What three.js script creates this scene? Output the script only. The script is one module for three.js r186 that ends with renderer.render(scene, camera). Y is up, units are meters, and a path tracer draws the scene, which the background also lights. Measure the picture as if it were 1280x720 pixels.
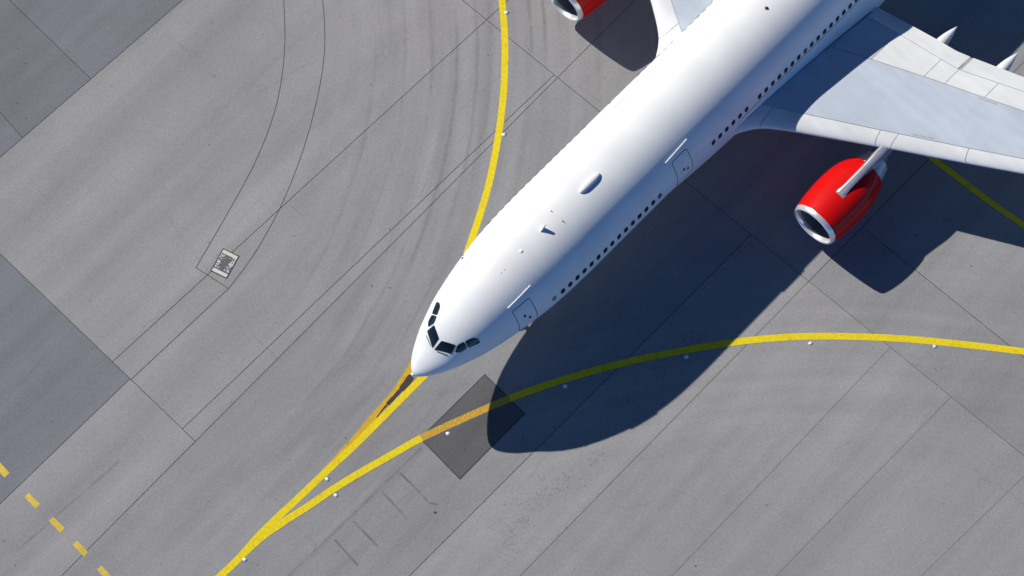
import * as THREE from 'three';
import { mergeGeometries } from 'three/addons/utils/BufferGeometryUtils.js';
import { ImprovedNoise } from 'three/addons/math/ImprovedNoise.js';

// ---------------------------------------------------------------- camera, sky, sun, exposure
const scene = new THREE.Scene();
const camera = new THREE.PerspectiveCamera(14.03, 16 / 9, 1, 6000);
{
  const pitch = 1.26744, roll = 0.13328;
  const fw = new THREE.Vector3(0, -Math.sin(pitch), -Math.cos(pitch));
  const up = new THREE.Vector3(0, Math.cos(pitch), -Math.sin(pitch)), rt = new THREE.Vector3(1, 0, 0);
  camera.position.set(-6.472, 122.063, 46.384);
  camera.up.copy(up).multiplyScalar(Math.cos(roll)).addScaledVector(rt, -Math.sin(roll));
  camera.lookAt(camera.position.clone().add(fw));
}
const YAW = 0.93604;                                   // the aircraft's own x axis (aft) against the world's x axis
const AFT = new THREE.Vector3(Math.cos(YAW), 0, -Math.sin(YAW)), PORT = new THREE.Vector3(Math.sin(YAW), 0, Math.cos(YAW));
// shadows fall 1.215 m to port and 0.20 m aft for each metre of height
const SUN = new THREE.Vector3(0, 1, 0).addScaledVector(PORT, -1.215).addScaledVector(AFT, -0.20).normalize();
{
  const w = 256, h = 128, data = new Float32Array(w * h * 4);
  const zen = [0.005, 0.026, 0.105], hor = [0.38, 1.02, 2.30];
  for (let j = 0; j < h; j++) for (let i = 0; i < w; i++) {
    const el = ((j + 0.5) / h - 0.5) * Math.PI, az = ((i + 0.5) / w - 0.5) * 2 * Math.PI;
    const d = new THREE.Vector3(Math.cos(el) * Math.cos(az), Math.sin(el), Math.cos(el) * Math.sin(az));
    const t = Math.pow(1 - Math.max(0, d.y), 5), g = Math.pow(Math.max(0, d.dot(SUN)), 12) * 0.25;
    const k = (j * w + i) * 4;
    for (let c = 0; c < 3; c++) data[k + c] = zen[c] + (hor[c] - zen[c]) * t + g * [0.9, 0.95, 1][c];
    data[k + 3] = 1;
  }
  const sky = new THREE.DataTexture(data, w, h, THREE.RGBAFormat, THREE.FloatType);
  sky.mapping = THREE.EquirectangularReflectionMapping; sky.magFilter = THREE.LinearFilter; sky.minFilter = THREE.LinearFilter; sky.needsUpdate = true;
  scene.background = sky; scene.environment = sky;
}
const sun = new THREE.DirectionalLight(new THREE.Color().setRGB(1, 0.95, 0.885), 5.0);
sun.position.copy(SUN).multiplyScalar(150); sun.castShadow = true;
sun.shadow.mapSize.set(4096, 4096); sun.shadow.camera.left = -60; sun.shadow.camera.right = 60; sun.shadow.camera.top = 60; sun.shadow.camera.bottom = -60; sun.shadow.camera.far = 400;
scene.add(sun, sun.target);
const renderer = new THREE.WebGLRenderer({ antialias: true });
renderer.toneMapping = THREE.LinearToneMapping; renderer.toneMappingExposure = 1.0; renderer.shadowMap.enabled = true;

// ---------------------------------------------------------------- helpers
let seed = 20240611;
const rnd = () => { seed = (seed * 1664525 + 1013904223) >>> 0; return seed / 4294967296; };
const N3 = new ImprovedNoise(), noise = (x, y, z = 0) => N3.noise(x + 311.7, y + 97.3, z + 53.1);
const fbm = (x, y, o = 4, z = 0) => { let s = 0, a = 1, n = 0; for (let k = 0; k < o; k++) { s += a * noise(x, y, z + k * 7.7); n += a; a *= 0.55; x *= 2.03; y *= 2.03; } return s / n; };
const lerp = (a, b, t) => a + (b - a) * t, clamp = (v, a, b) => Math.min(b, Math.max(a, v)), rad = Math.PI / 180;
const smooth = (a, b, x) => { const t = clamp((x - a) / (b - a), 0, 1); return t * t * (3 - 2 * t); };
const RGB = (r, g, b) => new THREE.Color().setRGB(r, g, b);
const taken = {};
const numbered = (n) => { const k = (taken[n] = (taken[n] ?? -1) + 1); return k ? `${n}_${String(k).padStart(3, '0')}` : n; };
function add(name, geometry, material, parent, label) {
  const m = new THREE.Mesh(geometry, material);
  m.name = parent === scene ? numbered(name) : name; m.castShadow = m.receiveShadow = true;
  if (label) m.userData.label = label;
  parent.add(m); return m;
}
function group(name, parent, label) { const g = new THREE.Group(); g.name = parent === scene ? numbered(name) : name; if (label) g.userData.label = label; parent.add(g); return g; }
function tag(o, label, category, grp, kind) { o.userData.label = label; o.userData.category = category; if (grp) o.userData.group = grp; if (kind) o.userData.kind = kind; return o; }
function table(xs, ys) {                                  // monotone cubic through a table
  const n = xs.length, h = [], dl = [], m = new Array(n).fill(0);
  for (let i = 0; i < n - 1; i++) { h[i] = xs[i + 1] - xs[i]; dl[i] = (ys[i + 1] - ys[i]) / h[i]; }
  for (let i = 1; i < n - 1; i++) if (dl[i - 1] * dl[i] > 0) { const a = 2 * h[i] + h[i - 1], b = h[i] + 2 * h[i - 1]; m[i] = (a + b) / (a / dl[i - 1] + b / dl[i]); }
  m[0] = dl[0];
  return (q) => {
    q = clamp(q, xs[0], xs[n - 1]); let i = 0; while (i < n - 2 && q > xs[i + 1]) i++;
    const t = (q - xs[i]) / h[i], t2 = t * t, t3 = t2 * t;
    return (2 * t3 - 3 * t2 + 1) * ys[i] + (t3 - 2 * t2 + t) * h[i] * m[i] + (3 * t2 - 2 * t3) * ys[i + 1] + (t3 - t2) * h[i] * m[i + 1];
  };
}
function linear(pts) { return (q) => { let i = 0; while (i < pts.length - 2 && q > pts[i + 1][0]) i++; const [a, b] = [pts[i], pts[i + 1]]; return lerp(a[1], b[1], (q - a[0]) / (b[0] - a[0])); }; }
// a grid of points f(u, v) in 0..1, optionally closed in v
function gridGeo(nu, nv, f, { closeV = false, uv = null, flip = false } = {}) {
  const P = [], T = [], I = [], cols = closeV ? nv : nv + 1;
  for (let i = 0; i <= nu; i++) for (let j = 0; j < cols; j++) { const q = f(i / nu, j / nv); P.push(q[0], q[1], q[2]); const w = uv ? uv(q, i / nu, j / nv) : [i / nu, j / nv]; T.push(w[0], w[1]); }
  for (let i = 0; i < nu; i++) for (let j = 0; j < nv; j++) {
    const a = i * cols + j, b = i * cols + (j + 1) % cols, c = a + cols, d = b + cols;
    if (flip) I.push(a, c, b, b, c, d); else I.push(a, b, c, b, d, c);
  }
  const g = new THREE.BufferGeometry();
  g.setAttribute('position', new THREE.Float32BufferAttribute(P, 3)); g.setAttribute('uv', new THREE.Float32BufferAttribute(T, 2));
  g.setIndex(I); g.computeVertexNormals(); return g;
}
// a plate: outer surface f(u, v, 0), its four rims drop to f(u, v, depth)
function plateGeo(nu, nv, f, depth, up) {
  const top = gridGeo(nu, nv, (u, v) => f(u, v, 0));
  const rims = [];
  const rim = (n, g) => rims.push(gridGeo(n, 1, (t, w) => { const [u, v] = g(t); return f(u, v, w * depth); }));
  rim(nu, (t) => [t, 0]); rim(nu, (t) => [t, 1]); rim(nv, (t) => [0, t]); rim(nv, (t) => [1, t]);
  return mergeGeometries([top, ...rims]);
}
function texture(w, h, fill, color = true) {
  const d = new Uint8Array(w * h * 4);
  for (let j = 0; j < h; j++) for (let i = 0; i < w; i++) { const c = fill((i + 0.5) / w, (j + 0.5) / h, i, j), k = (j * w + i) * 4; d[k] = clamp(c[0], 0, 1) * 255; d[k + 1] = clamp(c[1], 0, 1) * 255; d[k + 2] = clamp(c[2], 0, 1) * 255; d[k + 3] = 255; }
  const t = new THREE.DataTexture(d, w, h); t.magFilter = THREE.LinearFilter; t.minFilter = THREE.LinearMipmapLinearFilter; t.generateMipmaps = true; t.wrapS = t.wrapT = THREE.MirroredRepeatWrapping;
  if (color) t.colorSpace = THREE.SRGBColorSpace; t.needsUpdate = true; return t;
}
const std = (color, roughness, o = {}) => new THREE.MeshStandardMaterial({ color, roughness, side: THREE.DoubleSide, ...o });

// ---------------------------------------------------------------- the apron
const GUIDE = {
  approach: [[-9.75,-11.68],[-9.21,-8.74],[-8.82,-6.8],[-8.55,-4.87],[-8.38,-2.69],[-8.36,-0.28],[-8.51,2.37],[-8.76,4.21],[-9.01,5.65],[-9.35,7.42],[-9.84,9.34],[-10.47,11.17],[-10.98,12.52],[-11.36,13.52],[-11.93,14.84],[-12.87,16.33],[-13.63,17.61],[-14.37,18.75],[-15.14,19.89],[-16.37,21.51],[-17.24,22.62],[-18.08,23.77],[-18.79,24.91],[-19.61,25.97],[-21.18,28.01]],
  straight: [[-0.35,-0.22],[-6.1,7.66],[-9.45,12.25],[-10.55,13.75],[-11.64,15.26],[-12.72,16.75],[-13.8,18.21],[-14.53,19.13],[-15.14,19.91],[-16.37,21.51],[-17.24,22.62],[-18.08,23.77],[-18.79,24.91],[-19.61,25.97],[-21.18,28.01]],
  leadOff: [[-18.79,24.91],[-18.19,24.11],[-17.84,23.69],[-17.41,23.25],[-16.99,22.87],[-16.58,22.49],[-15.74,21.77],[-14.49,20.61],[-13.18,19.51],[-12.02,18.6],[-10.24,17.21],[-8.1,15.8],[-5.69,14.31],[-3.24,13.02],[0.09,11.54],[3.04,10.47],[6.01,9.53],[8.16,9.0],[9.89,8.67],[12.07,8.37],[15.14,8.08],[18.21,7.95],[21.74,7.89],[27.04,7.95]],
  stand: [[12.8,-4.53],[15.93,-2.65],[17.54,-1.63],[19.42,-0.46],[21.29,0.61],[25.01,3.05]],
};
const SCUFF = [[[-11.08,19.22],[-9.39,20.55]],[[-11.91,20.36],[-10.37,21.62]],[[-13.15,22.17],[-11.69,23.26]],[[-13.97,23.29],[-12.56,24.43]],[[-9.29,20.64],[-8.87,20.65]],[[-8.98,21.11],[-8.86,21.11]],[[-30.37,26.15],[-25.88,20.55]],[[-16.11,25.5],[-10.12,17.73]]];
const curve2 = (pts) => new THREE.CatmullRomCurve3(pts.map(([x, z]) => new THREE.Vector3(x, 0, z)), false, 'centripetal');
const TX0 = -40, TZ0 = -16, TXW = 66, TZW = 46;             // the metres that one sheet of the pavement grain covers
const sheet = (() => {
  // tyre streaks run along the taxi lines: a coarse field of (distance, along) for two of the curves
  const gw = 166, gh = 116, field = [];
  const samples = ['approach', 'leadOff'].map((k) => curve2(GUIDE[k]).getSpacedPoints(240));
  for (const S of samples) {
    const A = new Float32Array(gw * gh * 2);
    for (let j = 0; j < gh; j++) for (let i = 0; i < gw; i++) {
      const x = TX0 + TXW * i / (gw - 1), z = TZ0 + TZW * j / (gh - 1); let best = 1e9, bi = 0;
      for (let k = 0; k < S.length; k++) { const d = (S[k].x - x) ** 2 + (S[k].z - z) ** 2; if (d < best) { best = d; bi = k; } }
      const k = clamp(bi, 1, S.length - 2), tx = S[k + 1].x - S[k - 1].x, tz = S[k + 1].z - S[k - 1].z, n = Math.hypot(tx, tz);
      const rx = x - S[k].x, rz = z - S[k].z;
      A[(j * gw + i) * 2] = (rx * tz - rz * tx) / n; A[(j * gw + i) * 2 + 1] = k * 0.25 + (rx * tx + rz * tz) / n;
    }
    field.push(A);
  }
  const pick = (A, u, v) => {
    const x = clamp(u * (gw - 1), 0, gw - 1.001), y = clamp(v * (gh - 1), 0, gh - 1.001), i = x | 0, j = y | 0, a = x - i, b = y - j, o = (j * gw + i) * 2;
    const m = (c) => lerp(lerp(A[o + c], A[o + 2 + c], a), lerp(A[o + gw * 2 + c], A[o + gw * 2 + 2 + c], a), b);
    return [m(0), m(1)];
  };
  const W = 2048, H = 1428, L = new Float32Array(W * H), B = new Float32Array(W * H);
  const dirx = AFT.x, dirz = AFT.z;
  // coarse layers on a quarter grid, fine grain at full size
  const w4 = W / 4, h4 = H / 4, lowv = new Float32Array((w4 + 1) * (h4 + 1));
  for (let j = 0; j <= h4; j++) for (let i = 0; i <= w4; i++) {
    const u = i / w4, v = j / h4, x = TX0 + u * TXW, z = TZ0 + v * TZW;
    const [d1, s1] = pick(field[0], u, v), [d3, s3] = pick(field[1], u, v);
    const al = x * dirx + z * dirz, ac = x * PORT.x + z * PORT.z;       // along and across the slabs
    const n1 = noise(d1 * 1.15, s1 * 0.055, 1) * 0.6 + noise(d1 * 2.6, s1 * 0.09, 2) * 0.5 + Math.min(0, noise(d1 * 3.6, s1 * 0.12, 5)) * 0.7;
    const n3 = noise(d3 * 0.8, s3 * 0.06, 3) * 0.6 + noise(d3 * 2.1, s3 * 0.10, 4) * 0.4;
    const na = noise(ac * 0.55, al * 0.045, 6) * 0.7 + noise(ac * 1.7, al * 0.08, 7) * 0.45;
    const w1 = smooth(13, 3, Math.abs(d1 + 2)) * smooth(0, 16, 12 + x + 14), w3 = smooth(9, 2, Math.abs(d3));
    let q = 0.85 * na * (1 - 0.7 * w1) * (1 - 0.4 * w3) + 0.85 * n1 * w1 + 0.7 * n3 * w3;
    q += fbm(x * 0.09, z * 0.09, 3, 9) * 0.55 + fbm(x * 0.6, z * 0.6, 3, 11) * 0.28;
    lowv[j * (w4 + 1) + i] = q;
  }
  for (let j = 0; j < H; j++) for (let i = 0; i < W; i++) {
    const x4 = i / 4, y4 = j / 4, a = x4 | 0, b = y4 | 0, fx = x4 - a, fy = y4 - b, o = b * (w4 + 1) + a;
    let q = lerp(lerp(lowv[o], lowv[o + 1], fx), lerp(lowv[o + w4 + 1], lowv[o + w4 + 2], fx), fy) * 0.085;
    q += (rnd() - 0.5) * 0.062 + noise(i * 0.23, j * 0.23, 15) * 0.035;
    const r = rnd(); if (r > 0.9988) q += 0.22 * rnd() + 0.05; else if (r < 0.0009) q -= 0.2;
    L[j * W + i] = q;
  }
  const stroke = (x0, z0, x1, z1, wid, dark, ragged = 0.5) => {
    const n = Math.ceil(Math.hypot(x1 - x0, z1 - z0) / 0.02), nx = -(z1 - z0), nz = x1 - x0, nn = Math.hypot(nx, nz);
    for (let k = 0; k <= n; k++) {
      const t = k / n, jit = noise(t * n * 0.012, x0 * 3, z0) * 0.05, fade = dark * (1 - ragged + ragged * (0.5 + noise(t * n * 0.03, z0 * 2, x0 * 1.3)));
      for (let m = -wid / 2; m <= wid / 2; m += 0.02) {
        const x = lerp(x0, x1, t) + nx / nn * (m + jit), z = lerp(z0, z1, t) + nz / nn * (m + jit);
        const i = ((x - TX0) / TXW * W) | 0, j = ((z - TZ0) / TZW * H) | 0;
        if (i >= 0 && j >= 0 && i < W && j < H) { const c = j * W + i; B[c] = Math.max(B[c], fade * (1 - 0.6 * Math.abs(m) * 2 / wid)); }
      }
    }
  };
  SCUFF.forEach(([a, b], k) => stroke(a[0], a[1], b[0], b[1], k < 4 ? 0.11 : k < 6 ? 0.10 : 0.14, k < 4 ? 0.24 : k < 6 ? 0.5 : 0.12, 0.7));
  // tyre marks bending with the approach curve, and crazed cracking beside the slab joints
  const C = curve2(GUIDE.approach);
  for (const [off, t0, t1, dk] of [[-1.55, 0.05, 0.42, 0.10], [-2.7, 0.08, 0.5, 0.13], [-4.1, 0.02, 0.4, 0.07], [-5.6, 0.05, 0.55, 0.08], [-7.3, 0.1, 0.6, 0.07], [-3.4, 0.3, 0.75, 0.09], [-1.2, 0.42, 0.6, 0.12], [1.5, 0.0, 0.18, 0.16], [2.3, 0.0, 0.17, 0.2], [3.1, 0.0, 0.14, 0.14], [-0.8, 0.0, 0.3, 0.06]]) {
    let prev = null;
    for (let t = t0; t <= t1; t += 0.012) {
      const p = C.getPointAt(t), g = C.getTangentAt(t), q = [p.x - off * -g.z, p.z - off * g.x];
      if (prev) stroke(prev[0], prev[1], q[0], q[1], 0.2, 0.72 * dk * (0.55 + 0.45 * rnd()) * smooth(t0, t0 + 0.06, t) * smooth(t1, t1 - 0.06, t), 0.3);
      prev = q;
    }
  }
  for (let k = 0; k < 1500; k++) {
    const t = rnd(), w = (rnd() + rnd() - 1) * 1.5, x = lerp(-4.3, 6, t) - 1.1 * 0.8 + w * 0.8 - 0.6, z = lerp(23.6, 9.6, t) - 1.1 * 0.6 + w * 0.6 - 0.4;
    if (noise(x * 0.7, z * 0.7, 21) < -0.05) continue;
    const an = rnd() * 6.28, l = 0.03 + rnd() * 0.09; stroke(x, z, x + Math.cos(an) * l, z + Math.sin(an) * l, 0.04, 0.02 + 0.09 * rnd(), 0);
  }
  for (let k = 0; k < 150; k++) { const x = TX0 + rnd() * TXW, z = TZ0 + rnd() * TZW, a = rnd() * 6.28, l = 0.03 + 0.09 * rnd() * rnd(); stroke(x, z, x + Math.cos(a) * l, z + Math.sin(a) * l, 0.05 + 0.05 * rnd(), 0.10 + 0.22 * rnd(), 0); }
  for (let k = 0; k < 70; k++) {                        // hairline cracks wandering along the slabs
    let x = TX0 + rnd() * TXW, z = TZ0 + rnd() * TZW, a = (rnd() < 0.6 ? YAW : YAW + Math.PI / 2) + (rnd() - 0.5) * 0.3; const dk = 0.03 + 0.07 * rnd();
    for (let m = 0, n = 6 + 14 * rnd(); m < n; m++) { const l = 0.12 + 0.2 * rnd(), q = a + (rnd() - 0.5) * 0.7, x1 = x + Math.cos(q) * l, z1 = z - Math.sin(q) * l; stroke(x, z, x1, z1, 0.035, dk, 0.6); x = x1; z = z1; }
  }
  const t = texture(W, H, (u, v, i, j) => { const q = 0.80 + L[j * W + i] - B[j * W + i], k = L[j * W + i]; return [q * 0.992, q * 0.993, q * (1.0 - 0.10 * (k * 0.6))]; });
  return t;
})();
const paveMat = (r, g, b) => std(RGB(r, g, b), 0.93, { map: sheet });
const PAVE = { main: paveMat(0.448, 0.442, 0.434), pale: paveMat(0.462, 0.453, 0.44), mid: paveMat(0.424, 0.423, 0.418), blue: paveMat(0.293, 0.303, 0.325), blue2: paveMat(0.273, 0.283, 0.303) };
const apron = group('apron', scene); apron.userData.kind = 'structure'; apron.userData.label = 'grey airport apron paved in large slabs with dark joints';
const bedMat = std(RGB(0.035, 0.035, 0.037), 0.95);
{
  const g = new THREE.PlaneGeometry(4200, 4200); g.rotateX(-Math.PI / 2); g.translate(0, -0.12, 0);
  const f = add('ground', g, std(RGB(0.19, 0.19, 0.19), 1), scene); f.userData.kind = 'structure';
  const b = new THREE.PlaneGeometry(420, 420); b.rotateX(-Math.PI / 2); b.translate(0, -0.022, 0);
  add('joint_filler', b, bedMat, apron);
}
const LINES = {"cross":[[-11.45,-8.41],[22.11,13.74]],"double":[[-27.8,27.08],[-3.82,-6.87]],"westEdge":[[-34.33,10.11],[-22.75,18.54]],"westSide":[[-26.37,16.41],[-31.69,23.74]],"northWest":[[-35.39,4.63],[-27.08,-6.12]],"northJoint":[[-36.66,-4.72],[-31.34,-0.69]],"northCrack":[[-35.9,2.0],[-34.4,3.31]],"long":[[-27.18,15.22],[-9.93,-7.39]],"parallel":[[-22.9,18.42],[-5.76,-4.55]],"lane":[[-9.81,24.65],[6.08,3.47]],"lane2":[[-4.04,23.87],[10.77,4.03]],"crackA":[[3.92,22.79],[10.38,14.1]],"crackB":[[9.39,22.05],[17.79,11.19]],"crackC":[[17.86,20.04],[22.17,14.85]],"eastJoint":[[15.35,3.97],[21.76,8.22]]};
const side = (l, q) => { const [a, b] = LINES[l]; return (b[0] - a[0]) * (q[1] - a[1]) - (b[1] - a[1]) * (q[0] - a[0]); };
function cut(poly, l) {                                  // a convex polygon cut along a joint line: [the side with positive sign, the other]
  const A = [], B = [];
  for (let i = 0; i < poly.length; i++) {
    const p = poly[i], q = poly[(i + 1) % poly.length], sp = side(l, p), sq = side(l, q);
    (sp >= 0 ? A : B).push(p);
    if (sp * sq < 0) { const t = sp / (sp - sq), m = [lerp(p[0], q[0], t), lerp(p[1], q[1], t)]; A.push(m); B.push(m); }
  }
  return [A, B];
}
const inset = (poly, e) => {                             // move each edge of a convex polygon inwards by e
  const n = poly.length, out = []; let area = 0;
  for (let i = 0; i < n; i++) { const p = poly[i], q = poly[(i + 1) % n]; area += p[0] * q[1] - q[0] * p[1]; }
  const sg = area > 0 ? 1 : -1, L = [];
  for (let i = 0; i < n; i++) { const p = poly[i], q = poly[(i + 1) % n], dx = q[0] - p[0], dz = q[1] - p[1], l = Math.hypot(dx, dz); if (l > 1e-4) L.push([p[0] - sg * dz / l * e, p[1] + sg * dx / l * e, dx / l, dz / l]); }
  for (let i = 0; i < L.length; i++) { const a = L[(i + L.length - 1) % L.length], b = L[i], d = a[2] * b[3] - a[3] * b[2]; if (Math.abs(d) < 1e-6) { out.push([b[0], b[1]]); continue; } const t = ((b[0] - a[0]) * b[3] - (b[1] - a[1]) * b[2]) / d; out.push([a[0] + a[2] * t, a[1] + a[3] * t]); }
  return out;
};
function slabGeo(poly, y0, y1) {
  const P = [], T = [], I = [], n = poly.length, uv = (x, z) => [(x - TX0) / TXW, (z - TZ0) / TZW];
  let area = 0; for (let i = 0; i < n; i++) { const p = poly[i], q = poly[(i + 1) % n]; area += p[0] * q[1] - q[0] * p[1]; }
  const Q = area > 0 ? [...poly].reverse() : poly;
  for (const [x, z] of Q) { P.push(x, y1, z); T.push(...uv(x, z)); }
  for (let i = 1; i < n - 1; i++) I.push(0, i, i + 1);
  for (let i = 0; i < n; i++) {
    const [x0, z0] = Q[i], [x1, z1] = Q[(i + 1) % n], o = P.length / 3;
    P.push(x0, y1, z0, x1, y1, z1, x1, y0, z1, x0, y0, z0); T.push(...uv(x0, z0), ...uv(x1, z1), ...uv(x1, z1), ...uv(x0, z0)); I.push(o, o + 2, o + 1, o, o + 3, o + 2);
  }
  const g = new THREE.BufferGeometry(); g.setAttribute('position', new THREE.Float32BufferAttribute(P, 3)); g.setAttribute('uv', new THREE.Float32BufferAttribute(T, 2)); g.setIndex(I);
  const f = g.toNonIndexed(); f.computeVertexNormals(); return f;
}
const slab = (poly, mat, gap = 0.016) => { if (poly.length > 2) add('pavement_slab', slabGeo(inset(poly, gap), -0.10, 0), mat, apron); };
{
  const at = (x, z) => [x, z];
  const has = (l, q) => side(l, q) >= 0;
  const pickSide = (poly, l, q) => { const [A, B] = cut(poly, l); return has(l, q) ? [A, B] : [B, A]; };   // [the piece on q's side, the other]
  const big = [[-140, -140], [140, -140], [140, 140], [-140, 140]];
  const [west, east] = pickSide(big, 'cross', at(-15, 10));
  const [upper, lower] = pickSide(west, 'double', at(-20, 5));
  const [leftOf, rightOf] = pickSide(upper, 'westEdge', at(-33, 16));
  const [darkWest, strip] = pickSide(leftOf, 'westSide', at(-33, 16));
  slab(darkWest, PAVE.blue); slab(strip, PAVE.main);
  const [northWest, mid] = pickSide(rightOf, 'northWest', at(-34, -3));
  const [nwA, nwRest] = pickSide(northWest, 'northJoint', at(-30, -4)); slab(nwA, PAVE.blue);
  const [nwB, nwC] = pickSide(nwRest, 'northCrack', at(-34, 1)); slab(nwB, PAVE.blue2, 0.016); slab(nwC, PAVE.blue, 0.016);
  const [wedge, inner] = pickSide(mid, 'long', at(-24, 2)); slab(wedge, PAVE.pale);
  const [bay, band] = pickSide(inner, 'parallel', at(-16, 4)); slab(bay, PAVE.main); slab(band, PAVE.main);
  const [lane, rest] = pickSide(lower, 'lane', at(-12, 18)); slab(lane, PAVE.mid);
  const [lane2, rest2] = pickSide(rest, 'lane2', at(-5, 20)); slab(lane2, PAVE.pale);
  const [bayA, r3] = pickSide(rest2, 'crackA', at(2, 20)); slab(bayA, PAVE.pale, 0.008);
  const [bayB, r4] = pickSide(r3, 'crackB', at(9, 18)); slab(bayB, PAVE.main, 0.008);
  const [bayC, bayD] = pickSide(r4, 'crackC', at(16, 16)); slab(bayC, PAVE.pale, 0.008); slab(bayD, PAVE.main, 0.008);
  const [eN, eS] = pickSide(east, 'double', at(-5, -10)); const [eNa, eNb] = pickSide(eN, 'long', at(-12, -14)); slab(eNa, PAVE.main); slab(eNb, PAVE.main);
  const [eM, eR] = pickSide(eS, 'lane2', at(3, -3)); slab(eM, PAVE.main);
  const [eT, eB] = pickSide(eR, 'eastJoint', at(20, 0)); slab(eT, PAVE.main); slab(eB, PAVE.mid);
}
function ribbon(pts, width, y, { steps = 0, uvw = false } = {}) {          // a painted or sealed strip along points on the ground
  let S = pts.map(([x, z]) => new THREE.Vector3(x, 0, z));
  if (steps) S = new THREE.CatmullRomCurve3(S, false, 'centripetal').getSpacedPoints(steps);
  return gridGeo(S.length - 1, 1, (u, v) => {
    const i = Math.round(u * (S.length - 1)), a = S[Math.max(0, i - 1)], b = S[Math.min(S.length - 1, i + 1)], tx = b.x - a.x, tz = b.z - a.z, n = Math.hypot(tx, tz), o = (v - 0.5) * width;
    return [S[i].x - tz / n * o, y, S[i].z + tx / n * o];
  }, { uv: (q) => [q[0] / 6, q[2] / 6], flip: false });
}
// the dark repaired square and the saw cuts that are sealed flush with the surface
const PATCH = [[-7.3,13.27],[-4.94,15.1],[-7.87,19.09],[-10.24,17.21]];
add('patch_seal', slabGeo(inset(PATCH, -0.05), -0.02, 0.004), bedMat, apron);
add('repair_patch', slabGeo(PATCH, -0.02, 0.009), paveMat(0.18, 0.18, 0.181), apron, 'dark square repair patch in the pavement');
const sealMat = std(RGB(0.035, 0.035, 0.037), 0.8);
const SAW = [[[-23.69,9.42],[-22.56,6.26],[-21.45,2.82],[-20.92,0.08],[-20.81,-1.87],[-20.95,-4.22],[-21.44,-6.95],[-22.11,-9.86]],[[-21.74,10.35],[-21.1,9.12],[-20.61,8.04],[-19.85,5.87],[-19.46,4.41],[-18.99,1.96],[-18.73,-0.33],[-18.63,-2.59],[-18.73,-4.54],[-19.26,-7.27],[-20.09,-10.16]],[[-23.69,9.42],[-21.74,10.35]],[[-26.1,16.15],[-21.74,10.35]]];
for (const s of SAW) add('joint_seal', ribbon(s, 0.036, 0.004, { steps: s.length > 2 ? 60 : 2 }), sealMat, apron);

// painted lines
const paintMap = texture(512, 512, (u, v) => {
  const worn = smooth(0.18, 0.5, fbm(u * 9, v * 9, 3, 31) + 0.32 * (rnd() - 0.5)), q = 0.93 + fbm(u * 40, v * 40, 2, 33) * 0.10 + (rnd() - 0.5) * 0.10;
  return [q * lerp(1, 0.93, worn), q * lerp(1, 0.91, worn), q * lerp(1, 1.1, worn)];
});
const yellow = std(RGB(0.86, 0.68, 0.006), 0.9, { map: paintMap }), ochre = std(RGB(0.68, 0.42, 0.018), 0.85, { map: paintMap }), dashYellow = std(RGB(0.72, 0.53, 0.07), 0.85, { map: paintMap });
const flakedMap = texture(512, 512, (u, v) => {            // yellow paint flaking off dark asphalt: grains of both
  const t = smooth(-0.3, 0.3, fbm(u * 60, v * 60, 3, 71) + 0.6 * (rnd() - 0.5)), q = 0.95 + 0.1 * (rnd() - 0.5);
  return [lerp(0.72, 0.92, t) * q, lerp(0.56, 0.74, t) * q, lerp(0.30, 0.16, t) * q];
});
const flaked = std(RGB(0.9, 0.9, 0.9), 0.9, { map: flakedMap });
const mark = (name, geo, mat, label) => { const m = add(name, geo, mat, scene, label); m.userData.kind = 'structure'; return m; };
mark('taxi_line', ribbon(GUIDE.approach.slice(0, 12), 0.38, 0.004, { steps: 90 }), yellow, 'bright yellow taxi line curving in beside the forward fuselage');
mark('taxi_line', ribbon(GUIDE.approach.slice(11), 0.38, 0.004, { steps: 90 }), ochre, 'worn ochre branch of the taxi line meeting the nose');
mark('taxi_line', ribbon(GUIDE.straight, 0.385, 0.008, { steps: 60 }), yellow, 'straight yellow taxi line running under the aircraft');
{
  const S = curve2(GUIDE.leadOff).getSpacedPoints(320).map((q) => [q.x, q.z]), near = (x, z) => S.reduce((b, q, i) => (Math.hypot(q[0] - x, q[1] - z) < Math.hypot(S[b][0] - x, S[b][1] - z) ? i : b), 0);
  const i0 = near(PATCH[3][0], PATCH[3][1]), i1 = near(-5.75, 14.45);
  mark('taxi_line', ribbon(S.slice(0, i0 + 1), 0.385, 0.012), yellow, 'yellow taxi line from the fork to the dark repair patch');
  mark('taxi_line', ribbon(S.slice(i0, i1 + 1), 0.385, 0.012), flaked, 'flaking yellow line crossing the dark repair patch');
  mark('taxi_line', ribbon(S.slice(i1), 0.385, 0.012), yellow, 'long yellow taxi line bending through the aircraft shadow');
}
mark('taxi_line', ribbon(GUIDE.stand, 0.34, 0.006, { steps: 24 }), yellow, 'yellow line lying in the shadow under the wing');
const DASH = [[[-32.11,21.54],[-31.51,22.03],[-31.71,22.31],[-32.35,21.84]],[[-30.31,22.95],[-29.61,23.46],[-29.8,23.73],[-30.49,23.19]],[[-28.8,24.04],[-28.11,24.55],[-28.29,24.84],[-28.99,24.28]],[[-27.33,25.13],[-26.66,25.64],[-26.82,25.92],[-27.52,25.37]],[[-25.85,26.26],[-25.19,26.77],[-25.38,27.01],[-26.04,26.5]]];
for (const d of DASH) mark('painted_dash', slabGeo(d, -0.002, 0.005), dashYellow, 'short faded yellow dash in the broken line');

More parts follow.
